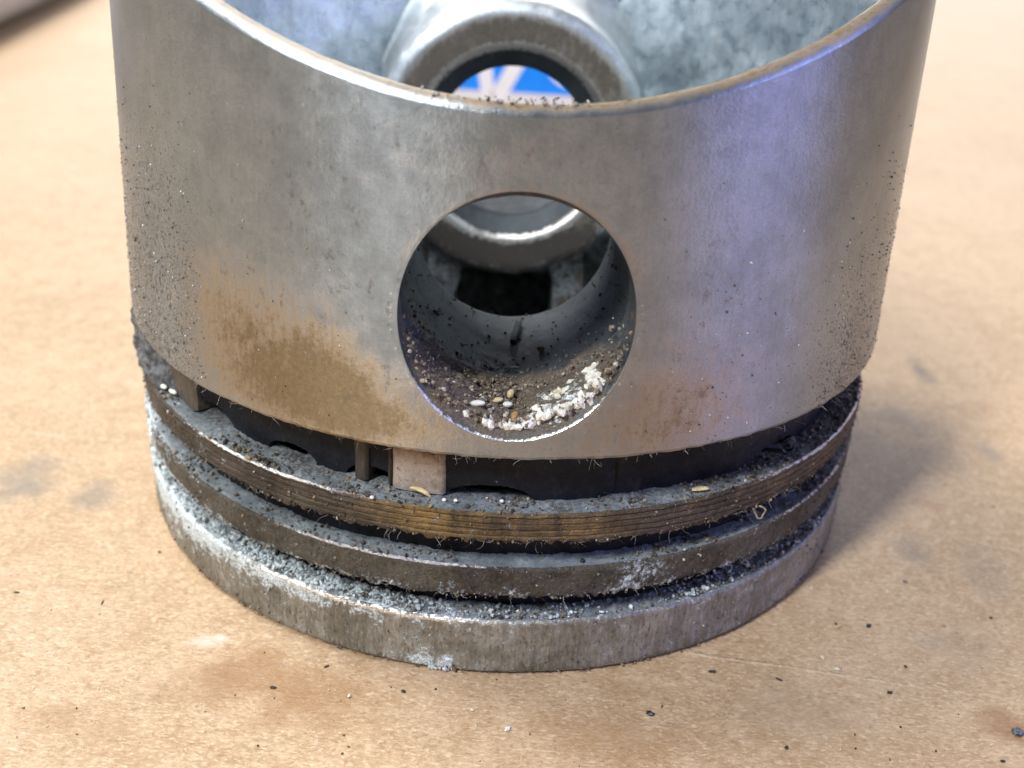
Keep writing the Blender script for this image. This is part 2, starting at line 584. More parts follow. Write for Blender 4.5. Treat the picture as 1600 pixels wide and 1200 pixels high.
def skirt_attrs(V):
    th = wrap(np.arctan2(V[:, 0], -V[:, 1]))
    z = V[:, 2]
    s = th * 4
    dist = np.hypot(s, z - ZB)
    stain = 1.12 * gauss(s, z, -2.0, 2.8, 1.05, 0.6) + 0.55 * gauss(s, z, -1.2, 2.45, .8, .35) + .85 * gauss(s, z, -1.25, 2.8, .42, .42) + 0.95 * gauss(s, z, 1.35, 2.62, 0.75, 0.6) + .22 * gauss(s, z, .9, 4.0, .9, .6) + .25 * gauss(s, z, -.9, 4.5, 1., .3) + .5 * gauss(s, z, -.9, 2.42, 2.0, .28)
    stain += 0.35 * gauss(s, z, -2.6, 3.3, .5, .5) + .25 * gauss(s, z, .1, 4.6, .6, .3)
    stain *= 1 - 0.85 * gauss(s, z, -.95, 3.5, .42, .8)
    pit = 1.25 * sst(-s, 2.5, 3.9) * sst(-z, -4.9, -3.2) + .30 * sst(-s, 2.2, 3.2) + .12
    pit += 1.0 * sst(s, 2.3, 3.6) * sst(-z, -4.3, -2.6) + .18 * sst(s, 1.8, 3) + .3 * gauss(s, z, 1.6, 2.6, 1, .5)
    grime_shade = .10 * sst(-z, -2.5, -2.22) + .10 * gauss(dist, 0, 1.0, 0, .16, 1)
    edge = .34 * gauss(dist, 0, .965, 0, .03, 1) * (z < ZB + .2) + .16 * gauss(z, 0, z_rim(th) - .03, 0, .03, 1)
    stain += .95 * gauss(z, 0, z_rim(th), 0, .03, 1) * (.75 + .35 * sst(th, -.35, .1)) + .4 * gauss(dist, 0, .965, 0, .05, 1) * (z > ZB + .3)
    blotch = 1.0 * gauss(s, z, -1.7, 3.6, 1.1, 1.0) + .5 * gauss(s, z, -.3, 4.6, 1.6, .4) + .6 * gauss(s, z, 1.3, 3.0, .9, 1.1) + .3
    return dict(stain=stain, pit=pit, grime_shade=grime_shade, edge=edge, blotch=blotch)


outer = wall_half(r_out, Z_S0 + .04, lambda t: z_rim(t) - .06, RB * .945, RB * 1.03, 26, True)
rimp = strip([lambda t: (r_out(z_rim(t) - .06), z_rim(t) - .06), lambda t: (r_out(6) + (r_out(z_rim(t)) - r_out(6)) - .012, z_rim(t) - .022),
              lambda t: (r_out(z_rim(t)) - .05, z_rim(t)), lambda t: (R_IN + .04 + 0 * t, z_rim(t)), lambda t: (R_IN + .01 + 0 * t, z_rim(t) - .02),
              lambda t: (R_IN + 0 * t, z_rim(t) - .05)])
lip = strip([lambda t: (3.55 + 0 * t, Z_S0 + 0 * t), lambda t: (3.95 + 0 * t, Z_S0 + 0 * t), lambda t: (4.0 + 0 * t, Z_S0 + .012 + 0 * t), lambda t: (r_out(Z_S0 + .04) + 0 * t, Z_S0 + .04 + 0 * t)])
V, F = join([outer, rot180(outer), rimp, lip])
p0 = V.copy()
nz = fbm(V, 9, 3, 3) - .5
rr = np.hypot(V[:, 0], V[:, 1])
lipm = sst(-np.abs(V[:, 2] - z_rim(np.arctan2(V[:, 0], -V[:, 1]))), -.2, -.0)
V[:, 2] += nz * .012 * lipm
V[:, 2] += (fbm(V, 11, 3, 9) - .5) * .03 * sst(-V[:, 2], -2.33, -2.23)
mesh_obj('skirt', V, F, M_SKIRT, root, skirt_attrs(p0), weld=False, sharp=math.radians(50))

inner = wall_half(r_in, 0.70, lambda t: z_rim(t) - .05, 1.12, 1.12, 12, False)
V, F = join([inner, rot180(inner)])
rad = (fbm(V, 1.6, 3, 21) - .5) * .10 + (fbm(V, 5, 3, 22) - .5) * .035
rad *= sst(z_rim(np.arctan2(V[:, 0], -V[:, 1])) - V[:, 2], .05, .4)
u = V[:, :2] / np.hypot(V[:, 0], V[:, 1])[:, None]
V[:, :2] += u * rad[:, None] - u * 0
thv = wrap(np.arctan2(V[:, 0], -V[:, 1]))
mesh_obj('inner_wall', V, F, M_INNER, root, dict(stain=.25 * fbm(V, 2.2, 3, 31) + .12 * sst(-V[:, 2], -3, -1), grime_shade=.65 * sst(-V[:, 2], -2.6, -1.4), pit=.03 + 0 * thv))  # wall gets darker towards the bottom of the cavity

# --- crown underside
nr, nt = 40, 200
R = np.linspace(0.001, 3.34, nr)
TH = np.linspace(-PI, PI, nt, endpoint=False)
rr_, tt_ = np.meshgrid(R, TH, indexing='ij')
zz = 0.62 + .45 * sst(rr_, 2.6, 3.33) + (fbm(pol(tt_, rr_, 0), 2.2, 4, 41) - .5) * .1
mesh_obj('crown_underside', pol(tt_, rr_, zz).reshape(-1, 3), grid_faces(nr, nt, True), M_INNER, root,
         dict(stain=(.45 * fbm(pol(tt_, rr_, 0), 1.1, 3, 44) + .2).ravel(), grime_shade=(.48 + .3 * fbm(pol(tt_, rr_, 0), 1.4, 3, 43)).ravel()))


# --- pin bosses, front and rear, each with its bore lining
def revolve_y(profile, n, sgn):
    """profile [(rho, y)] round the pin axis; sgn -1 front, +1 rear"""
    ph = np.linspace(0, 2 * PI, n, endpoint=False)
    rows = []
    for (rho, y) in profile:
        rows.append(np.stack([rho * np.cos(ph), np.full(n, sgn * y), ZB + rho * np.sin(ph)], -1))
    A = np.stack(rows)
    F = grid_faces(len(profile), n, True)
    return A, F, ph


def make_boss(sgn):
    y_in = 1.50 if sgn < 0 else 1.32
    prof = [(1.10, y_in + .06), (1.13, y_in + .025), (1.17, y_in + .006), (1.22, y_in)]
    prof += [(r, y_in) for r in np.linspace(1.26, 1.48, 6)]
    for a in np.linspace(10, 90, 9):
        prof.append((1.48 + .17 * math.sin(math.radians(a)), y_in + .17 * (1 - math.cos(math.radians(a)))))
    prof += [(1.65, y) for y in np.linspace(y_in + .22, 2.3, 6)]
    for a in np.linspace(10, 90, 8):                      # fillet into the wall
        prof.append((1.65 + .50 * (1 - math.cos(math.radians(a))), 2.3 + 1.3 * math.sin(math.radians(a))))
    A, F, ph = revolve_y(prof, 160, sgn)
    P = A.reshape(-1, 3).copy()
    nz = (fbm(P, 3.0, 4, 51 + sgn) - .5)
    ctr = np.array([0, 0, ZB])
    d = P - ctr
    d[:, 1] = 0
    d /= np.linalg.norm(d, axis=1)[:, None]
    w = np.repeat(sst(np.array([q[0] for q in prof]), 1.2, 1.4), 160)
    P += d * (nz * .05 * w)[:, None]
    # keep the top of the boss under the rim
    over = P[:, 2] - (z_rim(np.arctan2(P[:, 0], -P[:, 1])) - .06)
    P[:, 2] -= np.clip(over, 0, None) * (1 if sgn < 0 else sst(np.abs(P[:, 1]), 2.6, 3.3))
    if sgn < 0:                      # the front boss slopes down from the rim
        over = P[:, 2] - (4.84 - .20 * (3.72 + P[:, 1]))
        P[:, 2] -= np.clip(over, 0, None)
    hr = np.hypot(P[:, 0], P[:, 1])
    lim = np.minimum(r_in(P[:, 2]) + .05, 3.75)
    P[:, :2] *= np.minimum(1, lim / np.maximum(hr, 1e-6))[:, None]
    rho = np.hypot(P[:, 0], P[:, 2] - ZB)
    st = 1.5 * (1 - sst(rho, 1.40, 1.60)) * (.6 + .6 * fbm(P, 2.3, 3, 55))
    ed = 1.0 * gauss(rho, 0, 1.165, 0, .06, 1) * (.55 + .7 * fbm(P, 3, 2, 57))
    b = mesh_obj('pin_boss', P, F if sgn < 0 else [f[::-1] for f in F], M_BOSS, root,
                 dict(stain=st, edge=ed, grime_shade=.75 * sst(-P[:, 2], -2.75, -2.2) + .12 * (rho < 1.5), pit=.25 + 0 * rho))  # lower part of the boss darkened: shade painted in through the film
    # two ribs that carry the boss down to the crown
    for sx in (-1, 1):
        Vr, Fr = [], []
        ny, nz_ = 12, 14
        for j in range(nz_):
            f = j / (nz_ - 1)
            z = .55 + f * (2.5 - .55)
            hw = .20 + .10 * (2 * f - 1) ** 2
            xc = sx * (.95 - .25 * f)
            for i in range(ny * 2):
                if i < ny:
                    y = y_in + .25 + (3.02 - y_in - .25) * i / (ny - 1); x = xc - hw
                else:
                    y = y_in + .25 + (3.02 - y_in - .25) * (2 * ny - 1 - i) / (ny - 1); x = xc + hw
                Vr.append((x, sgn * y, z))
        Fr = grid_faces(nz_, ny * 2, True)
        Vr = np.array(Vr)
        Vr[:, 0] += (fbm(Vr, 2.5, 3, 61) - .5) * .12
        mesh_obj('rib', Vr, Fr, M_INNER, b, dict(grime_shade=.62 + 0 * Vr[:, 0], stain=.2 + 0 * Vr[:, 0]), sharp=math.radians(50))
    # bore lining: mouth chamfer, circlip groove, bore
    nph = 260
    phi = np.linspace(0, 2 * PI, nph, endpoint=False)
    mouth_x = RB * .945 * np.cos(phi)
    mouth_z = RB * 1.03 * np.sin(phi)
    zz_ = ZB + mouth_z
    mouth_y = np.sqrt(r_out(zz_) ** 2 - mouth_x ** 2)
    rows, rowid = [], []

    def ring(rho, y, tagv):
        rows.append((np.broadcast_to(rho, (nph,)), np.broadcast_to(y, (nph,)), tagv))
    rx0 = np.hypot(mouth_x, mouth_z)
    for a in np.linspace(0, 1, 5):
        ring(rx0 * (1 - a) + .915 * a, mouth_y - .13 * a, 1)
    for y in np.linspace(0, 1, 14)[1:]:
        ring(.915, (mouth_y - .13) * (1 - y) + 3.42 * y, 1)
    ring(.965, 3.41, 2); ring(.965, 3.31, 2); ring(.905, 3.30, 0)
    for y in np.linspace(3.28, y_in + .22, 40):
        ring(.905, y, 0)
    ring(.92, y_in + .20, 0); ring(.96, y_in + .17, 0); ring(1.03, y_in + .115, 0); ring(1.10, y_in + .06, 0)
    rho = np.stack([r[0] for r in rows]); yy = np.stack([r[1] for r in rows])
    ids = np.array([r[2] for r in rows])
    P0 = np.stack([rho * np.cos(phi), sgn * yy, ZB + rho * np.sin(phi)], -1)
    # caked dirt lying in the lower part of the mouth
    low = sst(-np.sin(phi), .25, .8)[None] * sst(yy, 2.95, 3.25) * sst(mouth_y[None] - yy, .0, .12)
    cake = low * (.045 + .16 * np.clip(fbm(P0, 4.5, 4, 71) - .28, 0, 1) + .05 * (fbm(P0, 16, 3, 72) - .5))
    rho = rho - cake + (fbm(P0, 12, 3, 73) - .5) * .012
    P1 = np.stack([rho * np.cos(phi), sgn * yy, ZB + rho * np.sin(phi)], -1)
    A = dict(grime_shade=.62 * low + .28 * sst(yy, 3.3, 3.5) * np.ones_like(low) + .12 * sst(-np.sin(phi), .3, .9)[None] * np.ones_like(yy),
             stain=.45 * low * fbm(P0, 2.5, 3, 74) + .3 * sst(yy, 3.4, 3.6),
             white=(.55 * low * gauss(wrap(phi + 1.05), 0, 0, 0, .45, 1)[None] * sst(yy, 3.3, 3.7)),
             edge=np.where(ids[:, None] == 3, .8, 0) * np.ones_like(yy) * fbm(P0, 3, 2, 75) * 1.6 + np.where(np.arange(len(ids))[:, None] < 1, .80, 0) * sst(-np.sin(phi), -.5, .1)[None] * np.ones_like(yy),
             pit=.30 * np.ones_like(yy))
    Fb = grid_faces(len(rows), nph, True)
    mesh_obj('pin_bore', P1.reshape(-1, 3), Fb if sgn > 0 else [f[::-1] for f in Fb], M_BORE, b, A)
    return b


make_boss(-1)
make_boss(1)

# --- crown, lands, grooves: turned rings with a dirty outline
NTH = 1300
THF = np.linspace(-PI, PI, NTH, endpoint=False)


def lathe(name, prof, mat, attr_fn, jitter=None, sharp=55):
    """prof [(r, z, k)] with k a row number passed to the attribute function"""
    A = np.stack([pol(THF, r, z) for (r, z) in prof])
    P = A.reshape(-1, 3).copy()
    rowi = np.repeat(np.arange(len(prof)), NTH)
    th = np.tile(THF, len(prof))
    att = attr_fn(P, th, rowi)
    if jitter:
        P = jitter(P, th, rowi)
    return mesh_obj(name, P, grid_faces(len(prof), NTH, True), mat, root, att, sharp=math.radians(sharp))


def radial(P, d):
    u = P[:, :2] / np.hypot(P[:, 0], P[:, 1])[:, None]
    P[:, :2] += u * d[:, None]
    return P


def white_amt(th):
    """white corrosion: strongest low on the left, thinning towards the right"""
    return 0.80 * gauss(th, 0, -1.05, 0, .55, 1) + .55 * gauss(th, 0, -.35, 0, .45, 1) + .36 * gauss(th, 0, .5, 0, .5, 1) + .12


ZZ = lambda a, b, n: [(0, z) for z in np.linspace(a, b, n)]

# crown side wall
prof = [(0.01, 0.004), (3.9, 0.004), (3.965, .012), (3.99, .035)] + [(4.0, z) for z in np.linspace(.06, Z_C1 - .03, 14)] + [(3.993, Z_C1 - .012), (3.975, Z_C1)]


def f(P, th, ri):
    z = P[:, 2]
    n = fbm(P, 3, 3, 81)
    return dict(stain=.30 * fbm(P, 1.7, 3, 82) + .25 * gauss(th, 0, .35, 0, .5, 1) + .1, pit=.34 + .3 * (n - .5) + .35 * sst(-th, .5, 1.2),
                grime_shade=.08 + .3 * sst(z, .42, .6) * n,
                white=.14 + .40 * sst(z, .30, .62) * white_amt(th) + .66 * gauss(th, z, -.155, .05, .075, .14) + .55 * gauss(th, z, -1.15, .45, .35, .3) + .35 * gauss(th, z, -.6, .5, .35, .14),
                edge=(ri >= len(prof) - 3) * (.85 * gauss(th, 0, -.32, 0, .3, 1) + .3 * fbm(P, 2.2, 2, 83)))


def jit(P, th, ri):
    top = sst(P[:, 2], Z_C1 - .06, Z_C1) * (ri > 4)
    P[:, 2] += (fbm(P, 12, 3, 84) - .5) * .018 * top
    side = (ri >= 3).astype(float)
    return radial(P, (fbm(P, 14, 3, 85) - .5) * .022 * side)


lathe('crown', prof, M_CROWN, f, jit)

# crown shelf, caked with white corrosion
rs = np.linspace(3.975, 3.66, 16)
prof = [(r, Z_C1 + .0) for r in rs] + [(3.64, Z_C1 + .02)]


def f(P, th, ri):
    r = np.hypot(P[:, 0], P[:, 1])
    n = fbm(P, 5, 3, 91)
    return dict(white=.78 * white_amt(th) * (.55 + .8 * n), grime_shade=.25 + .3 * n, pit=.3 + 0 * r, edge=.5 * (ri == 0) * (.4 + fbm(P, 2.2, 2, 83)))


def jit(P, th, ri):
    r = np.hypot(P[:, 0], P[:, 1])
    w = sst(3.97 - r, 0, .08)
    P[:, 2] += (fbm(P, 12, 3, 84) - .5) * .018 * (1 - w)
    P[:, 2] += w * (.05 * white_amt(th) * np.clip(fbm(P, 9, 4, 92) - .3, 0, 1) * 2.2 + (fbm(P, 22, 3, 93) - .5) * .05)
    return P


lathe('groove_floor', prof, M_SHELF, f, jit, 180)


def groove_wall(z0, z1, r, mat):
    prof = [(r, z) for z in np.linspace(z0, z1, 5)]
    lathe('groove_wall', prof, mat, lambda P, th, ri: dict(grime_shade=.2 * fbm(P, 3, 2, 95)), lambda P, th, ri: radial(P, (fbm(P, 8, 3, 96) - .5) * .04))


groove_wall(Z_C1 - .03, Z_A0 + .06, 3.775, M_GROOVE)
groove_wall(Z_A1 - .03, Z_B0 + .06, 3.785, M_GROOVE)


def land(z0, z1, mat, seed, kind):
    prof = [(3.44, z0 + .01), (3.94, z0), (3.972, z0 + .012)] + [(3.985 - (.011 * max(0.0, math.cos((z - z0) * 2 * PI / .058)) ** 3 if kind == 'gold' else 0), z) for z in np.linspace(z0 + .03, z1 - .03, 44 if kind == 'gold' else 14)] + [(3.978, z1 - .012), (3.96, z1 - .002)]
    n = len(prof)

    def f(P, th, ri):
        q = fbm(P, 3, 3, seed)
        if kind == 'gold':
            st = -.05 + .85 * gauss(th, 0, -.17, 0, .15, 1) + .62 * gauss(th, 0, .12, 0, .20, 1) + .35 * gauss(th, 0, .85, 0, .4, 1) - .25 * gauss(th, 0, -.8, 0, .35, 1)
            return dict(stain=st * (.2 + 1.5 * q), grime_shade=.12 + .25 * sst(-P[:, 2], -z0 - .10, -z0 - .01) + .22 * gauss(th, 0, -.9, 0, .4, 1) + .25 * gauss(th, 0, .32, 0, .06, 1), pit=.25 + 0 * th,
                        edge=(ri >= n - 2) * (.75 * gauss(th, 0, -.55, 0, .25, 1) + .8 * gauss(th, 0, .95, 0, .35, 1) + .3 * fbm(P, 2.4, 2, seed + 3)), white=.10 + .08 * white_amt(th) + 0 * th)
        return dict(stain=.18 + .3 * q, grime_shade=.22 + .3 * (q - .4) + .25 * sst(-P[:, 2], -z0 - .10, -z0 - .01), pit=.4 + 0 * th,
                    edge=(ri >= n - 2) * (.85 * gauss(th, 0, -.27, 0, .24, 1) + .5 * gauss(th, 0, .85, 0, .25, 1) + .3 * fbm(P, 2.4, 2, seed + 3)),
                    white=.20 + 1.1 * gauss(th, 0, -1.36, 0, .30, 1) + .50 * sst(-P[:, 2], -z0 - .10, -z0) * (white_amt(th) + .15) + .42 * gauss(th, P[:, 2], .30, z0 + .15, .07, .2))

    def jit(P, th, ri):
        d = (fbm(P, 10, 4, seed + 5) - .5) * .028
        bot = sst(-P[:, 2], -z0 - .05, -z0) * (ri > 0)
        P[:, 2] -= np.clip(fbm(P, 16, 3, seed + 6) - .42, 0, 1) * .16 * bot
        top = sst(P[:, 2], z1 - .05, z1)
        P[:, 2] += (fbm(P, 15, 3, seed + 7) - .5) * .014 * top
        return radial(P, d * (ri > 0))
    o = lathe('ring_land', prof, mat, f, jit)
    # the flat upper shelf of the land: grey, sprinkled with dirt
    rs = np.linspace(3.962, 3.62, 16)
    prof2 = [(r, z1 - .003) for r in rs]

    def f2(P, th, ri):
        r = np.hypot(P[:, 0], P[:, 1])
        q = fbm(P, 4, 4, seed + 11)
        return dict(grime_shade=(.26 if kind == 'gold' else .10) + .6 * (q - .40) + .12 * sst(-r, -3.84, -3.70) + .30 * sst(np.abs(th), .45, 1.0) * sst(th, -.2, .6), pit=.45 + 0 * r, edge=.4 * (ri == 0) * (.1 + 1.2 * fbm(P, 2.4, 2, seed + 3)), white=.10 + .55 * gauss(th, 0, -1.2, 0, .25, 1))  # film deepens towards the groove root, soot with some shade painted in

    def jit2(P, th, ri):
        r = np.hypot(P[:, 0], P[:, 1])
        w = sst(3.96 - r, 0, .06)
        P[:, 2] += (fbm(P, 15, 3, seed + 7) - .5) * .014 * (1 - w)
        P[:, 2] += w * (np.clip(fbm(P, 11, 4, seed + 12) - .5, 0, 1) * .09 + (fbm(P, 25, 2, seed + 13) - .5) * .018)
        return P
    lathe('groove_floor', prof2, M_SHELF, f2, jit2, 180)
    return o


tag(land(Z_A0, Z_A1, M_LAND, 101, 'dark'), 'dark dirty land below the golden one')
tag(land(Z_B0, Z_B1, M_GOLD, 131, 'gold'), 'brown and gold varnished land with fine turned lines')

# --- oil ring groove: dark wall with arched drain openings and proud bridges
slots = [cyl(px, py, 3.72)[0] for px, py in ((335, 650), (455, 695), (580, 745), (765, 770), (1195, 705))]
slots += [s + PI for s in slots]
hw = [.085, .07, .062, .095, .09] * 2
NTO, NZO = 2400, 64
tho = np.linspace(-PI, PI, NTO, endpoint=False)
zo = np.linspace(Z_B1 - .02, Z_S0 + .03, NZO)
TT, ZO = np.meshgrid(tho, zo)
R_ = 3.72 + 0 * TT
for s, h in zip(slots, hw):
    arch = Z_B1 + .13 * np.sqrt(np.clip(1 - (wrap(TT - s) / h) ** 2, 0, 1))
    R_ -= .40 * (ZO < arch) * (np.abs(wrap(TT - s)) < h)
R_ += .05 * sst(fbm(pol(TT, 1.0, 0 * TT), 3.2, 2, 141), .45, .6)
R_ += (fbm(pol(TT, 3.5, ZO), 7, 3, 142) - .5) * .03
P = pol(TT, R_, ZO)
mesh_obj('oil_groove_wall', P.reshape(-1, 3), grid_faces(NZO, NTO, True), M_GROOVE, root, dict(grime_shade=(.15 * fbm(P, 4, 3, 143)).ravel(), edge=(.0 * TT).ravel()), sharp=math.radians(45))


def bridge(px0, px1, py, r, mat, seed, stain):
    t0, t1 = cyl(px0, py, r)[0], cyl(px1, py, r)[0]
    nth, nz_ = 34, 26
    t = np.linspace(t0, t1, nth)
    z = np.linspace(Z_B1 + .02, Z_S0 + .004, nz_)
    T, Z = np.meshgrid(t, z)
    ed = np.minimum(np.minimum(T - t0, t1 - T) * r, .035) / .035
    Rr = r - .03 * (1 - ed) ** 2 + (fbm(pol(T, r, Z), 5, 4, seed) - .5) * .05
    front = pol(T, Rr, Z)
    V = [front.reshape(-1, 3)]
    F = grid_faces(nz_, nth)
    # side cheeks back to the wall
    off = nz_ * nth
    for col_, fl in ((0, False), (nth - 1, True)):
        back = pol(T[:, col_], 3.6 + 0 * Z[:, col_], Z[:, col_])
        V.append(front[:, col_]); V.append(back)
        for i in range(nz_ - 1):
            q = (off + i, off + i + 1, off + nz_ + i + 1, off + nz_ + i)
            F.append(q if fl else q[::-1])
        off += 2 * nz_
    # lower face
    V.append(front[0]); V.append(pol(T[0], 3.6 + 0 * T[0], Z[0]))
    for i in range(nth - 1):
        F.append((off + i, off + nth + i, off + nth + i + 1, off + i + 1))
    V = np.concatenate(V)
    st = stain * sst(V[:, 2], 1.95, 2.2) * (.4 + 1.1 * fbm(V, 4, 3, seed + 1))
    return mesh_obj('groove_bridge', V, F, mat, root, dict(stain=st, grime_shade=.1 + .25 * (fbm(V, 6, 3, seed + 2) - .4), pit=.35 + 0 * st), sharp=math.radians(60))


tag(bridge(612, 696, 740, 3.80, M_PALE, 151, 1.9), 'pale tan bridge across the oil groove')
bridge(552, 574, 728, 3.775, M_BRIDGE_DARK, 155, .5)
bridge(604, 611, 735, 3.785, M_BRIDGE_DARK, 157, .9)
bridge(246, 303, 615, 3.83, M_BRIDGE, 161, .3)
bridge(962, 1004, 740, 3.75, M_GROOVE, 165, .2)

# --- caked dirt that plugs the oil groove at the far left
t0, t1 = cyl(222, 560, 3.95)[0] - .30, cyl(248, 600, 3.95)[0] + .10
nth, nz_ = 90, 26
T, Z = np.meshgrid(np.linspace(t0, t1, nth), np.linspace(Z_B1 - .01, Z_S0 + .012, nz_))
prof_t = np.clip(np.minimum((T - t0) / .1, (t1 - T) / .16), 0, 1) ** .6
Rr = 3.45 + .53 * prof_t + (fbm(pol(T, 3.9, Z), 6, 4, 171) - .5) * .22 + .05 * sst(-Z, -1.9, -1.7)
P = pol(T, Rr, Z)
mesh_obj('dirt_plug', P.reshape(-1, 3), grid_faces(nz_, nth), simple('packed_grey_dirt', (.05, .052, .055), (.17, .175, .185), 14, .85, 0, .8, .05), root)

# ------------------------------------------------------------------ loose grit, lint
PHI = (1 + 5 ** .5) / 2
ICO = np.array([(-1, PHI, 0), (1, PHI, 0), (-1, -PHI, 0), (1, -PHI, 0), (0, -1, PHI), (0, 1, PHI), (0, -1, -PHI), (0, 1, -PHI), (PHI, 0, -1), (PHI, 0, 1), (-PHI, 0, -1), (-PHI, 0, 1)]) / math.hypot(1, PHI)
ICF = [(0, 11, 5), (0, 5, 1), (0, 1, 7), (0, 7, 10), (0, 10, 11), (1, 5, 9), (5, 11, 4), (11, 10, 2), (10, 7, 6), (7, 1, 8), (3, 9, 4), (3, 4, 2), (3, 2, 6), (3, 6, 8), (3, 8, 9), (4, 9, 5), (2, 4, 11), (6, 2, 10), (8, 6, 7), (9, 8, 1)]


def rand_rot(n):
    q = RNG.normal(size=(n, 4))
    q /= np.linalg.norm(q, axis=1)[:, None]
    w, x, y, z = q.T
    return np.stack([np.stack([1 - 2 * (y * y + z * z), 2 * (x * y - z * w), 2 * (x * z + y * w)], -1),
                     np.stack([2 * (x * y + z * w), 1 - 2 * (x * x + z * z), 2 * (y * z - x * w)], -1),
                     np.stack([2 * (x * z - y * w), 2 * (y * z + x * w), 1 - 2 * (x * x + y * y)], -1)], 1)


def crumbs(name, pos, size, cols, mat=M_TINT, smooth=False, elong=.6):
    pos = np.asarray(pos, float)
    n = len(pos)
    size = np.broadcast_to(np.asarray(size, float), (n,))
    sc = 1 + elong * RNG.uniform(-.7, 1, (n, 1, 3))
    v = ICO[None] * (1 + RNG.uniform(-.25, .25, (n, 12, 1))) * sc
    v = np.einsum('nij,nkj->nki', rand_rot(n), v) * size[:, None, None] + pos[:, None]
    F = [tuple(i * 12 + a for a in f) for i in range(n) for f in ICF]
    c = np.asarray(cols, float)
    c = np.concatenate([c, np.ones((n, 1))], 1)
    return mesh_obj(name, v.reshape(-1, 3), F, mat, smooth=smooth, color=np.repeat(c, 12, 0))


def fibres(name, pos, out, length, rad, cols, mat=M_FIBRE):
    V, F, C = [], [], []
    for p, o, L, r, c in zip(pos, out, length, rad, cols):
        o = np.array(o, float)
        d = o + RNG.normal(0, .6, 3)
        d /= np.linalg.norm(d)
        q = np.array(p, float)
        pts = [q]
        for i in range(5):
            d = d + RNG.normal(0, .38, 3)
            d /= np.linalg.norm(d)
            q = q + d * L / 5
            pts.append(q)
        base = len(V)
        a = np.cross(d, (0.3, 0.5, .8)); a /= np.linalg.norm(a)
        b = np.cross(d, a)
        for i, q in enumerate(pts):
            k = r * (1 - .12 * i)
            for j in range(3):
                V.append(q + k * (a * math.cos(j * 2.094) + b * math.sin(j * 2.094)))
                C.append(tuple(c) + (1,))
        for i in range(5):
            for j in range(3):
                F.append((base + i * 3 + j, base + i * 3 + (j + 1) % 3, base + i * 3 + 3 + (j + 1) % 3, base + i * 3 + 3 + j))
    return mesh_obj(name, V, F, mat, color=C)


def pick(n, pal):
    pal = np.array(pal)
    w = pal[:, 3] / pal[:, 3].sum()
    return pal[RNG.choice(len(pal), n, p=w), :3] * RNG.uniform(.7, 1.25, (n, 1))


DIRT = [(.06, .05, .04, 4), (.16, .125, .09, 4), (.26, .21, .16, 3), (.02, .018, .016, 2), (.5, .47, .42, .5), (.36, .25, .12, .5)]
CORR = [(.75, .80, .82, 4), (.50, .58, .60, 3), (.25, .27, .27, 2), (.10, .09, .08, 2)]

# grit along the shelves
pos, siz, col = [], [], []
for z, n, rlo, pal in ((Z_A1, 1400, 3.80, DIRT), (Z_B1, 2600, 3.74, DIRT), (Z_C1, 3600, 3.79, CORR)):
    th = RNG.uniform(-1.75, 1.75, n * 2)
    keep = vnoise(np.stack([th * 9, th * 0, th * 0 + z * 7], -1), 5) + RNG.uniform(-.3, .3, n * 2) > .42
    th = th[keep][:n]
    r = 3.97 - (3.97 - rlo) * RNG.uniform(0, 1, len(th)) ** 1.2
    s = .004 + .015 * RNG.uniform(0, 1, len(th)) ** 4
    pos.append(pol(th, r, z + .004 + s * .4 + (.03 * white_amt(th) if z == Z_C1 else 0)))
    siz.append(s)
    c = pick(len(th), pal)
    if z == Z_C1:
        d = RNG.uniform(0, 1, len(th)) > white_amt(th) * 1.0 + .05
        c[d] = pick(int(d.sum()), DIRT)
    col.append(c)
for n, t0, t1, zf in ((2200, -1.6, -.35, lambda n: Z_C1 + .01 + 0 * n), (500, -1.75, -1.12, lambda n: Z_A0 + n * (Z_A1 - Z_A0)), (450, -1.7, -.9, lambda n: Z_C1 - .16 * n ** 2), (170, -.20, -.10, lambda n: .02 + .13 * n ** 2)):
    th = RNG.uniform(t0, t1, n)
    th = th[vnoise(np.stack([th * 11, th * 0, th * 0 + n], -1), 6) > .40]
    u_ = RNG.uniform(0, 1, len(th))
    z_ = zf(u_)
    top = abs(float(zf(np.array(.5))) - Z_C1) < .02
    s = .005 + .018 * RNG.uniform(0, 1, len(th)) ** 3
    pos.append(pol(th, RNG.uniform(3.74, 3.97, len(th)) if top else np.full(len(th), 3.99), z_ + (.03 * white_amt(th) if top else 0)))
    siz.append(s); col.append(pick(len(th), [(.75, .82, .85, 5), (.55, .64, .67, 3), (.3, .34, .35, 1)]))
# grit hanging to the lower corner of the lands and to their faces
for z0, z1, n, pal in ((Z_A0, Z_A1, 1300, DIRT), (Z_B0, Z_B1, 1300, DIRT), (0.03, Z_C1, 1100, DIRT)):
    th = RNG.uniform(-1.75, 1.75, n)
    zz = z0 + (z1 - z0) * np.where(RNG.uniform(0, 1, n) < .5, RNG.uniform(-.03, .12, n), RNG.uniform(0, 1, n))
    s = .003 + .009 * RNG.uniform(0, 1, n) ** 3
    pos.append(pol(th, 3.99 if z0 > .1 else 4.004, zz)); siz.append(s); col.append(pick(n, pal))
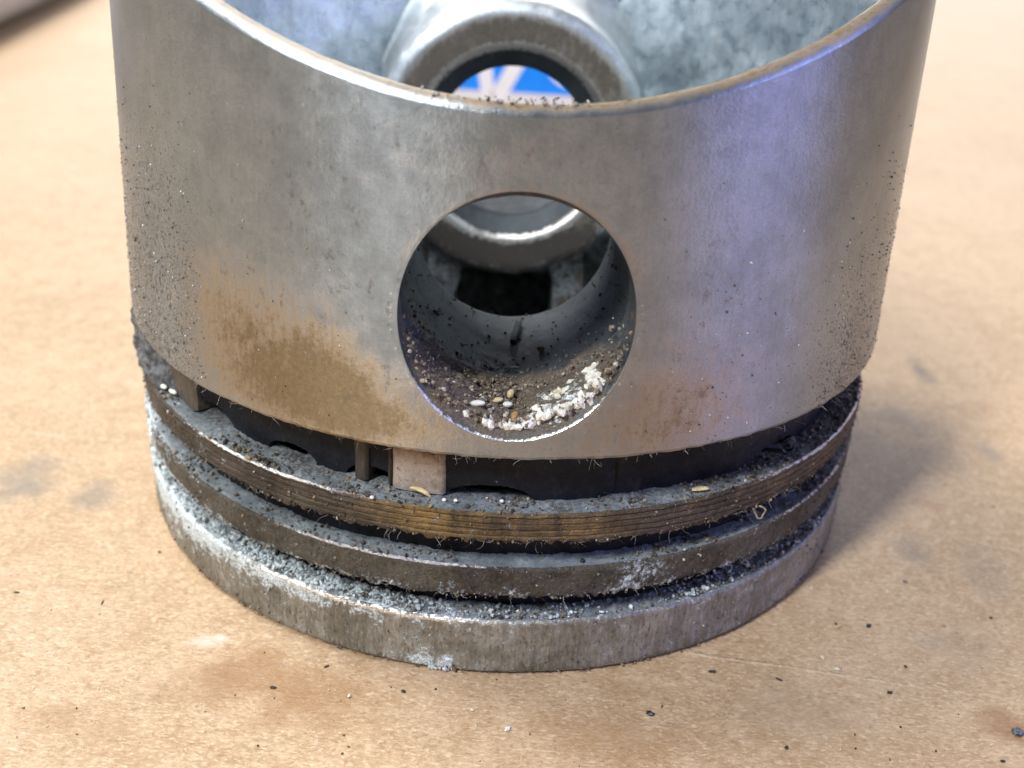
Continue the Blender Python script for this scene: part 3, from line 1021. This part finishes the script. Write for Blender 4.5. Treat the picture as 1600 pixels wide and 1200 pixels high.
# grit in the mouth of the front bore and specks down the bore
n = 2600
ph = -PI / 2 + RNG.normal(0, .60, n)
yy = np.minimum(2.6 + 1.36 * RNG.beta(2.1, 1.0, n), np.sqrt(16 - (.9 * np.cos(ph)) ** 2) - .03)
rr_ = .905 - (.02 + .07 * RNG.uniform(0, 1, n)) * sst(yy, 3.0, 3.2)
keep = (np.abs(wrap(ph + PI / 2)) < 1.5)
pos.append(np.stack([rr_ * np.cos(ph), -yy, ZB + rr_ * np.sin(ph)], -1)[keep]); siz.append((.004 + .013 * RNG.uniform(0, 1, n) ** 3)[keep]); col.append(pick(n, [(.24, .19, .14, 4), (.38, .31, .235, 4), (.13, .10, .075, 3), (.02, .018, .016, 1), (.62, .59, .53, 1)])[keep])
n = 420
ph = -PI / 2 + RNG.uniform(-1.5, 1.5, n)
yy = RNG.uniform(1.65, 3.2, n)
pos.append(np.stack([.9 * np.cos(ph), -yy, ZB + .9 * np.sin(ph)], -1)); siz.append(.002 + .012 * RNG.uniform(0, 1, n) ** 4); col.append(pick(n, [(.016, .016, .016, 5), (.06, .05, .04, 3), (.4, .42, .42, .5)]))
# crumbs along the front rim
n = 90
th = RNG.normal(.01, .07, n)
th = np.where(RNG.uniform(0, 1, n) < .12, RNG.uniform(-.4, .3, n), th)
s = .005 + .014 * RNG.uniform(0, 1, n) ** 2.5
hgt = .05 * np.exp(-(th / .09) ** 2) * RNG.uniform(0, 1, n)
pos.append(pol(th, RNG.uniform(3.73, 3.85, n), z_rim(th) + s * .5 + hgt)); siz.append(s); col.append(pick(n, [(.14, .12, .10, 3), (.32, .30, .27, 5), (.05, .04, .03, 1), (.45, .42, .38, 2)]))
P = loc2w(np.concatenate(pos))
tag(crumbs('grit', P, np.concatenate(siz), np.concatenate(col)), 'fine dark grit and crumbs stuck along the piston lands and bore', 'grit', kind='stuff')

# glints and pits of dirt on the skirt
n = 2100
th = np.concatenate([RNG.uniform(-1.5, -.7, 1500), RNG.uniform(.75, 1.5, 1000), RNG.uniform(.3, .8, 150), RNG.uniform(-.6, .6, 150)])
n = len(th)
zz = Z_S0 + .03 + 2.6 * RNG.beta(1.1, 2.3, n)
ok = np.hypot(th * 4, zz - ZB) > 1.05
th, zz = th[ok], zz[ok]
n = len(th)
P = loc2w(pol(th, r_out(zz) + .001, zz))
tag(crumbs('dust', P, .003 + .006 * RNG.uniform(0, 1, n) ** 3.5, pick(n, [(.05, .045, .04, 4), (.16, .13, .10, 3), (.62, .6, .56, 2.6), (.3, .2, .1, .6)])), 'dark and pale dust specks clinging to the piston skirt', 'dust', kind='stuff')

# lint
n = 1200
th = RNG.uniform(-1.6, 1.6, n)
lev = RNG.choice(7, n)
zl = np.array([Z_C1, Z_A0 + .01, Z_A1, Z_B0 + .01, Z_B1, Z_S0 + .01, .3])[lev] + np.where(lev == 6, RNG.uniform(-.25, .25, n), 0)
rl = np.where(np.isin(lev, (0, 2, 4)), RNG.uniform(3.76, 3.97, n), 3.99)
P = loc2w(pol(th, rl, zl))
O = loc2w(pol(th, .7, np.where(np.isin(lev, (1, 3, 5)), -.5, .6)))
tag(fibres('lint', P, O, RNG.uniform(.03, .13, n) * np.where(RNG.uniform(0, 1, n) < .06, 2, 1), RNG.uniform(.001, .0026, n), pick(n, [(.45, .42, .36, 4), (.25, .19, .12, 3), (.08, .06, .05, 3), (.6, .6, .58, 2)])), 'short pale fibres stuck to the greasy ring lands', 'lint', kind='stuff')

# white granules heaped in the lower right of the bore mouth
M_WHITE = simple('white_granule', (.70, .67, .60), (.86, .84, .79), 25, .45, 0, .3, .01, Subsurface_Weight=.15, Subsurface_Radius=(.04, .035, .03))
n = 340
ph = np.concatenate([-PI / 2 + RNG.uniform(.12, .92, 260), -PI / 2 + RNG.normal(.02, .16, 80)])
dep = RNG.uniform(0, 1, n)
wide = sst(ph + PI / 2, .05, .35)
mouth = np.sqrt(16.0 - (.93 * np.cos(ph)) ** 2)
yy = mouth - .06 - (.08 + .26 * wide) * dep
rr_ = .905 - .012 - .075 * RNG.uniform(0, 1, n) * wide
P = loc2w(np.stack([rr_ * np.cos(ph), -yy, ZB + rr_ * np.sin(ph)], -1))
c = np.ones((n, 3)) * .8
tag(crumbs('white_granules', P, RNG.uniform(.016, .040, n), c, M_WHITE, False, .6), 'heap of white crystalline granules in the lower right of the pin bore', 'granules', kind='stuff')


# ------------------------------------------------------------------ single loose things
def ellipsoid(name, loc, r, axis, mat, bend=0.0, seed=0, rough=.06, parent=None):
    nu, nv = 14, 20
    U = np.linspace(0, PI, nu); Vv = np.linspace(0, 2 * PI, nv, endpoint=False)
    u, v = np.meshgrid(U, Vv, indexing='ij')
    p = np.stack([np.cos(u), np.sin(u) * np.cos(v), np.sin(u) * np.sin(v)], -1)
    p = p * (1 + (fbm(p, 2.5, 3, seed) - .5)[..., None] * rough * 4)
    p = p * np.array(r)
    p[..., 2] += bend * (p[..., 0] / r[0]) ** 2 * -1 * r[0]
    o = mesh_obj(name, p.reshape(-1, 3), grid_faces(nu, nv, True), mat)
    o.location = loc
    o.rotation_euler = Vector(axis).to_track_quat('X', 'Z').to_euler()
    return o


M_SEED_W = simple('seed_white', (.62, .60, .54), (.82, .80, .74), 30, .5)
M_SEED_Y = simple('seed_yellow', (.48, .36, .18), (.72, .58, .34), 30, .5)
M_SEED_O = simple('seed_amber', (.28, .15, .05), (.50, .30, .11), 30, .45)
M_DARK = simple('dark_metal', (.02, .02, .022), (.10, .10, .105), 30, .45, .6)
M_BLACK = simple('black_crumb', (.012, .010, .010), (.06, .045, .04), 40, .7, 0, .6)
M_PALEBIT = simple('pale_crumb', (.50, .43, .32), (.74, .68, .56), 40, .7)
M_BLUEGREY = simple('blue_grey_crumb', (.05, .06, .08), (.22, .25, .30), 30, .4, .5, .6)


def bore_at(px, py, r=.86):
    """world point on the lower bore wall seen at a pixel"""
    d = ray(px, py)
    dl = np.array([CA * d[0] + SA * d[1], -SA * d[0] + CA * d[1], d[2]])
    c = np.array([CA * CAM[0] + SA * CAM[1], -SA * CAM[0] + CA * CAM[1], CAM[2] - ZB])
    a = dl[0] ** 2 + dl[2] ** 2
    b = c[0] * dl[0] + c[2] * dl[2]
    q = c[0] ** 2 + c[2] ** 2 - r * r
    t = (-b + math.sqrt(max(b * b - a * q, 0))) / a
    p = c + t * dl
    return loc2w(np.array([p[0], p[1], p[2] + ZB]))


G = 'seed grains in the pin bore'
for px, py, r, ax, m, lab in (
        (746, 630, (.060, .027, .025), (1, .1, .05), M_SEED_W, 'white oval grain farthest left in the dirt of the pin bore'),
        (778, 625, (.045, .026, .022), (1, .3, .1), M_SEED_Y, 'pale yellow grain beside the white oval grain in the pin bore'),
        (798, 615, (.042, .028, .026), (.2, 1, .6), M_SEED_Y, 'upright tan grain at the edge of the dark bore floor'),
        (870, 616, (.050, .026, .024), (.7, .5, .5), M_SEED_Y, 'tilted yellow grain right of centre in the pin bore'),
        (889, 606, (.050, .022, .022), (.9, .5, .3), M_SEED_W, 'off white grain above the white granule heap'),
        (804, 650, (.045, .027, .024), (.15, 1, .5), M_SEED_O, 'amber grain standing in front of the other grains in the bore dirt'),
        (793, 632, (.040, .026, .024), (1, .2, 0), M_SEED_W, 'greyish white grain between the yellow and amber grains')):
    tag(ellipsoid('grain', bore_at(px, py, .815), r, ax, m, seed=int(px)), lab, 'grain', G)


def rod(name, a, b, r, mat, n=10):
    a, b = np.array(a), np.array(b)
    d = (b - a) / np.linalg.norm(b - a)
    u = np.cross(d, (0, 0, 1)); u /= np.linalg.norm(u); w = np.cross(d, u)
    V = []
    ts = (0, 0, .04, .35, .65, .96, 1, 1); ks = (.001, .85, 1, 1.05, .97, 1, .85, .001)
    for t, k in zip(ts, ks):
        for j in range(n):
            an = 2 * PI * j / n
            V.append(a + (b - a) * t + r * k * (u * math.cos(an) + w * math.sin(an)))
    return mesh_obj(name, V, grid_faces(len(ts), n, True), mat, sharp=math.radians(50))


a = bore_at(801, 534, .88); b = bore_at(811, 503, .86)
tag(rod('metal_sliver', a, b, .032, M_DARK), 'short dark round metal sliver lying on the bore floor', 'sliver')
tag(ellipsoid('metal_flake', bore_at(800, 574, .885), (.07, .02, .006), (1, .15, .1), M_BLUEGREY, .1, 3), 'thin grey metal flake lying on the bore floor in front of the sliver', 'flake')
tag(ellipsoid('rust_flake', bore_at(845, 545, .88), (.035, .03, .02), (1, .3, .1), simple('rust', (.05, .025, .012), (.16, .08, .03), 30, .8), 0, 4, .2), 'brown rusty flake on the bore floor right of the sliver', 'flake')
tag(ellipsoid('black_flake', bore_at(682, 489, .885), (.04, .022, .012), (1, -.5, -.6), M_BLACK, 0, 5, .2), 'black flake on the left wall of the bore', 'flake')


def shelf(px, py, z, dz=0.0):
    d = ray(px, py)
    t = (z + dz - CAM[2]) / d[2]
    return CAM + d * t


tag(ellipsoid('seed_husk', shelf(658, 766, Z_B1, .05), (.10, .024, .020), (1, -.25, -.25), M_SEED_Y, .25, 11), 'curved yellow husk leaning against the pale bridge in the oil groove', 'husk', 'husks on the ring lands')
tag(ellipsoid('seed_husk', shelf(1095, 763, Z_B1, .03), (.085, .030, .014), (1, .35, .0), M_SEED_Y, .12, 12), 'flat yellow husk on the shelf right of the pin bore', 'husk', 'husks on the ring lands')
tag(ellipsoid('white_chip', shelf(256, 604, Z_B1, .05), (.05, .026, .022), (1, -1, .1), M_SEED_W, 0, 13), 'white chip nearest the plug of dirt at left', 'chip', 'white chips in the oil groove')
tag(ellipsoid('white_chip', shelf(270, 612, Z_B1, .05), (.06, .025, .022), (1, -.8, .05), M_SEED_W, 0, 14), 'longer white chip in front of the brown bridge at left', 'chip', 'white chips in the oil groove')
for px, py, lab in ((581, 777, 'round white bead on the edge of the golden land'), (694, 781, 'white bead at the foot of the pale bridge'), (712, 782, 'white bead right of the pale bridge, larger of that pair'), (784, 783, 'white bead in front of the arched drain opening')):
    tag(ellipsoid('bead', shelf(px, py, Z_B1, .025), (.018, .016, .015), (1, 0, 0), M_WHITE, 0, int(px)), lab, 'bead', 'white beads along the golden land')

# curled metal shaving
c = shelf(1232, 694, Z_B1, .10)
V = []
ns = 40
for i in range(ns):
    an = i / (ns - 1) * 2 * PI * 1.25
    r = .075 - .012 * i / ns
    for s in (-.035, .035):
        V.append((c[0] + r * math.cos(an) * .8 + .25 * s, c[1] + s, c[2] + r * math.sin(an)))
        V.append((c[0] + (r + .006) * math.cos(an) * .8 + .25 * s, c[1] + s, c[2] + (r + .006) * math.sin(an)))
V = np.array(V)
F = []
for i in range(ns - 1):
    q = i * 4
    F += [(q, q + 2, q + 6, q + 4), (q + 1, q + 5, q + 7, q + 3), (q, q + 4, q + 5, q + 1), (q + 2, q + 3, q + 7, q + 6)]
F += [(0, 1, 3, 2), (ns * 4 - 4, ns * 4 - 2, ns * 4 - 1, ns * 4 - 3)]
tag(mesh_obj('metal_shaving', V, F, M_DARK), 'dark curled metal shaving in the oil groove at right', 'shaving')

# tangled fibre loop hanging under the golden land
p = pol(*[np.array(v) for v in (cyl(1186, 800, 4.0)[0], 4.0, cyl(1186, 800, 4.0)[1])])
V, F = [], []
cen = loc2w(p)
ns = 30
for i in range(ns):
    an = i / (ns - 1) * 2 * PI * 1.15
    q = cen + CR * (.045 * math.cos(an) * (1 + .25 * math.sin(3 * an))) + CU * (.055 * math.sin(an)) - CF * (.02 + .012 * math.sin(2 * an))
    t = -CR * math.sin(an) + CU * math.cos(an)
    for j in range(5):
        b_ = 2 * PI * j / 5
        V.append(q + .0085 * (math.cos(b_) * -CF + math.sin(b_) * np.cross(t, CF)))
tag(mesh_obj('fibre_curl', V, grid_faces(ns, 5, True), simple('tan_fibre', (.22, .16, .09), (.42, .33, .2), 40, .7)), 'tan fibre loop hanging from the golden land at right', 'fibre')

# crumbs lying on the cardboard
G = 'crumbs scattered on the cardboard'
BITS = [
    (1113, 1050, .050, .022, M_BLACK, 'black elongated crumb just in front of the piston base at right'),
    (1217, 1062, .045, .016, M_BLACK, 'thin black sliver right of the elongated crumb'),
    (1306, 975, .026, .016, M_BLACK, 'small black crumb beside a tan curl on the cardboard'),
    (1357, 979, .042, .030, M_DARK, 'dark grey lump, larger of the row right of the piston'),
    (1390, 1083, .034, .026, M_BLACK, 'black crumb alone in the middle of the right foreground'),
    (1414, 910, .036, .026, M_BLUEGREY, 'blue grey crumb below the grey smudge'),
    (1386, 925, .034, .024, M_PALEBIT, 'white crumb just below the blue grey crumb'),
    (1589, 1146, .075, .060, M_BLUEGREY, 'round blue grey pellet on the rust stain at lower right'),
    (1548, 966, .024, .018, M_BLACK, 'tiny black crumb near the right edge'),
    (1475, 978, .022, .018, M_SEED_O, 'tiny rusty crumb in the right foreground'),
    (1415, 1042, .026, .018, M_BLACK, 'tiny black crumb above the lone black crumb'),
    (1229, 1169, .030, .022, M_DARK, 'grey crumb near the bottom of the cardboard'),
    (1567, 1190, .030, .022, M_BLACK, 'black crumb below the blue grey pellet'),
    (1307, 1046, .046, .030, M_PALEBIT, 'pale tan flake on the crease, beside a tiny black crumb'),
    (1285, 1028, .036, .024, M_PALEBIT, 'off white flake above the crease'),
    (1268, 919, .050, .020, M_PALEBIT, 'pale curled flake close to the right side of the crown'),
    (1312, 981, .055, .014, M_SEED_O, 'brown curl lying next to a small black crumb'),
    (26, 926, .036, .016, M_BLACK, 'dark sliver at the far left of the cardboard'),
    (249, 863, .026, .018, M_BLACK, 'dark crumb close to the left side of the crown'),
    (160, 942, .048, .012, M_DARK, 'thin dark splinter on the left of the cardboard'),
    (510, 1042, .036, .016, M_BLACK, 'dark crumb just in front of the crown at left'),
    (427, 1075, .042, .020, M_BLACK, 'black crumb on the brown stain'),
    (630, 1081, .028, .022, M_BLACK, 'dark crumb in front of the white corroded patch'),
    (546, 1088, .030, .024, M_PALEBIT, 'white crumb right of the brown stain'),
    (793, 1140, .040, .030, M_SEED_W, 'white flake lying front centre on the cardboard'),
    (738, 1110, .026, .020, M_PALEBIT, 'small pale crumb behind the white front flake'),
    (1016, 1116, .050, .032, M_DARK, 'grey crumb with a light side in front of the piston'),
    (412, 1020, .022, .016, M_SEED_O, 'tiny brown crumb in front of the crown at left'),
]
for i, (px, py, a_, b_, m, lab) in enumerate(BITS):
    a_, b_ = a_ * .64, b_ * .58
    x, y, _ = at(px, py)
    o = ellipsoid('crumb', (x, y, b_ * .55), (a_, b_ * 1.1, b_ * .75), (math.cos(i * 2.4), math.sin(i * 2.4) * .6, .05), m, 0, 200 + i, .42)
    tag(o, lab, 'crumb', G)

# finer dust on the board nobody could count
n = 420
px = RNG.uniform(-20, 1620, n)
py = 600 + 620 * RNG.uniform(0, 1, n) ** .8
pts, cs, ss = [], [], []
for a, b in zip(px, py):
    x, y, z = at(a, b)
    if math.hypot(x, y) < 4.03: continue
    pts.append((x, y, .003)); ss.append(.003 + .009 * random.random() ** 4)
tag(crumbs('sawdust', pts, ss, pick(len(pts), [(.03, .025, .02, .8), (.16, .09, .04, 2), (.66, .55, .40, 4), (.75, .72, .66, 1)])), 'fine specks of dust strewn over the brown cardboard', 'dust', kind='stuff')

# ------------------------------------------------------------------ things behind
# grey tube lying at the back left
def tube(name, a, b, r, wall, mat):
    a, b = np.array(a, float), np.array(b, float)
    d = (b - a) / np.linalg.norm(b - a)
    u = np.cross(d, (0, 0, 1)); u /= np.linalg.norm(u); w = np.cross(d, u)
    rows = [(0, r - wall), (0, r - .05), (.004, r)] + [(t, r) for t in np.linspace(.05, .95, 8)] + [(.996, r), (1, r - .05), (1, r - wall), (.5, r - wall), (0, r - wall)]
    V = []
    n = 64
    for t, k in rows:
        for j in range(n):
            an = 2 * PI * j / n
            V.append(a + (b - a) * t + k * (u * math.cos(an) + w * math.sin(an)))
    return mesh_obj(name, V, grid_faces(len(rows), n, True), mat, sharp=math.radians(50))


A = np.array(at(-160, 150)); B = np.array(at(170, -22))
dv = (B - A) / np.linalg.norm(B - A)
nrm = np.array([-dv[1], dv[0], 0])
off_ = nrm * 1.5 + np.array([0, 0, 1.25])
tag(tube('pipe', A - dv * 6 + off_, B + dv * 14 + off_, 1.25, .25, simple('grey_plastic', (.40, .40, .41), (.47, .47, .48), 3, .45, 0, .05)), 'light grey pipe lying blurred on the cardboard at the back left', 'pipe')

# printed box seen through the pin bore
bx = bpy.data.objects.new('printed_box', None)
COL.objects.link(bx)
cx, cy, _ = at(800, 140, 1.2)
ray_d = ray(800, 118)
tt = (16.0 - CAM[1]) / ray_d[1]
cen = CAM + ray_d * tt
bx.location = (cen[0], 16.0, 0)
bx.rotation_euler = (0, 0, .03)
tag(bx, 'white box with a blue panel and white letters behind the piston', 'box')


def rounded_box(w, d, h, r, z0=0.0):
    bm = bmesh.new()
    bmesh.ops.create_cube(bm, size=1)
    bmesh.ops.scale(bm, vec=(w, d, h), verts=bm.verts)
    bmesh.ops.translate(bm, vec=(0, d / 2, h / 2 + z0), verts=bm.verts)
    bmesh.ops.bevel(bm, geom=list(bm.edges), offset=r, segments=3, affect='EDGES', profile=.5)
    V = [v.co[:] for v in bm.verts]; F = [[v.index for v in f.verts] for f in bm.faces]
    bm.verts.index_update()
    bm.free()
    return V, F


V, F = rounded_box(9, 4, 5.2, .08)
mesh_obj('carton', V, F, simple('white_card', (.74, .74, .74), (.80, .80, .80), 2, .5, 0, .03), bx, sharp=math.radians(40))
zc = cen[2]
V = [(-4.3, -.006, zc - .42), (4.3, -.006, zc - .42), (4.3, -.006, 4.9), (-4.3, -.006, 4.9)]
V += [(x, -.001, z) for x, _, z in V]
FB = [(0, 1, 2, 3), (1, 0, 4, 5), (2, 1, 5, 6), (3, 2, 6, 7), (0, 3, 7, 4)]
mesh_obj('blue_panel', V, FB, simple('blue_print', (.0, .23, .90), (.0, .27, .96), 2, .35, 0, .02), bx, smooth=False)


def stroke(pts, w):
    V, F = [], []
    pts = np.array(pts, float)
    for i, p in enumerate(pts):
        d = pts[min(i + 1, len(pts) - 1)] - pts[max(i - 1, 0)]
        d /= np.linalg.norm(d)
        nn = np.array([-d[1], d[0]]) * w / 2
        for q in (p - nn, p + nn):
            V.append((q[0], -.014, q[1])); V.append((q[0], -.006, q[1]))
    for i in range(len(pts) - 1):
        k = i * 4
        F += [(k, k + 4, k + 6, k + 2), (k, k + 1, k + 5, k + 4), (k + 2, k + 6, k + 7, k + 3)]
    return V, F


PXC = 27.5 / FPX                     # cm per photo pixel at the box
def bp(px, py):
    return ((px - 800) * PXC, zc + (118 - py) * PXC)


M_PRINT = simple('white_print', (.78, .78, .78), (.84, .84, .84), 2, .5, 0, .02)
V1, F1 = stroke([bp(752, 62), bp(767, 158)], .36)
V2, F2 = stroke([bp(777, 156), bp(838, 40)], .40)
mesh_obj('letter', np.concatenate([V1, V2]), F1 + [tuple(i + len(V1) for i in f) for f in F2], M_PRINT, bx, smooth=False)
arc = [bp(900 + 42 * math.cos(a), 92 + 32 * math.sin(a)) for a in np.linspace(.2, 3.9, 26)]
V1, F1 = stroke(arc, .36)
mesh_obj('letter', V1, F1, M_PRINT, bx, smooth=False)
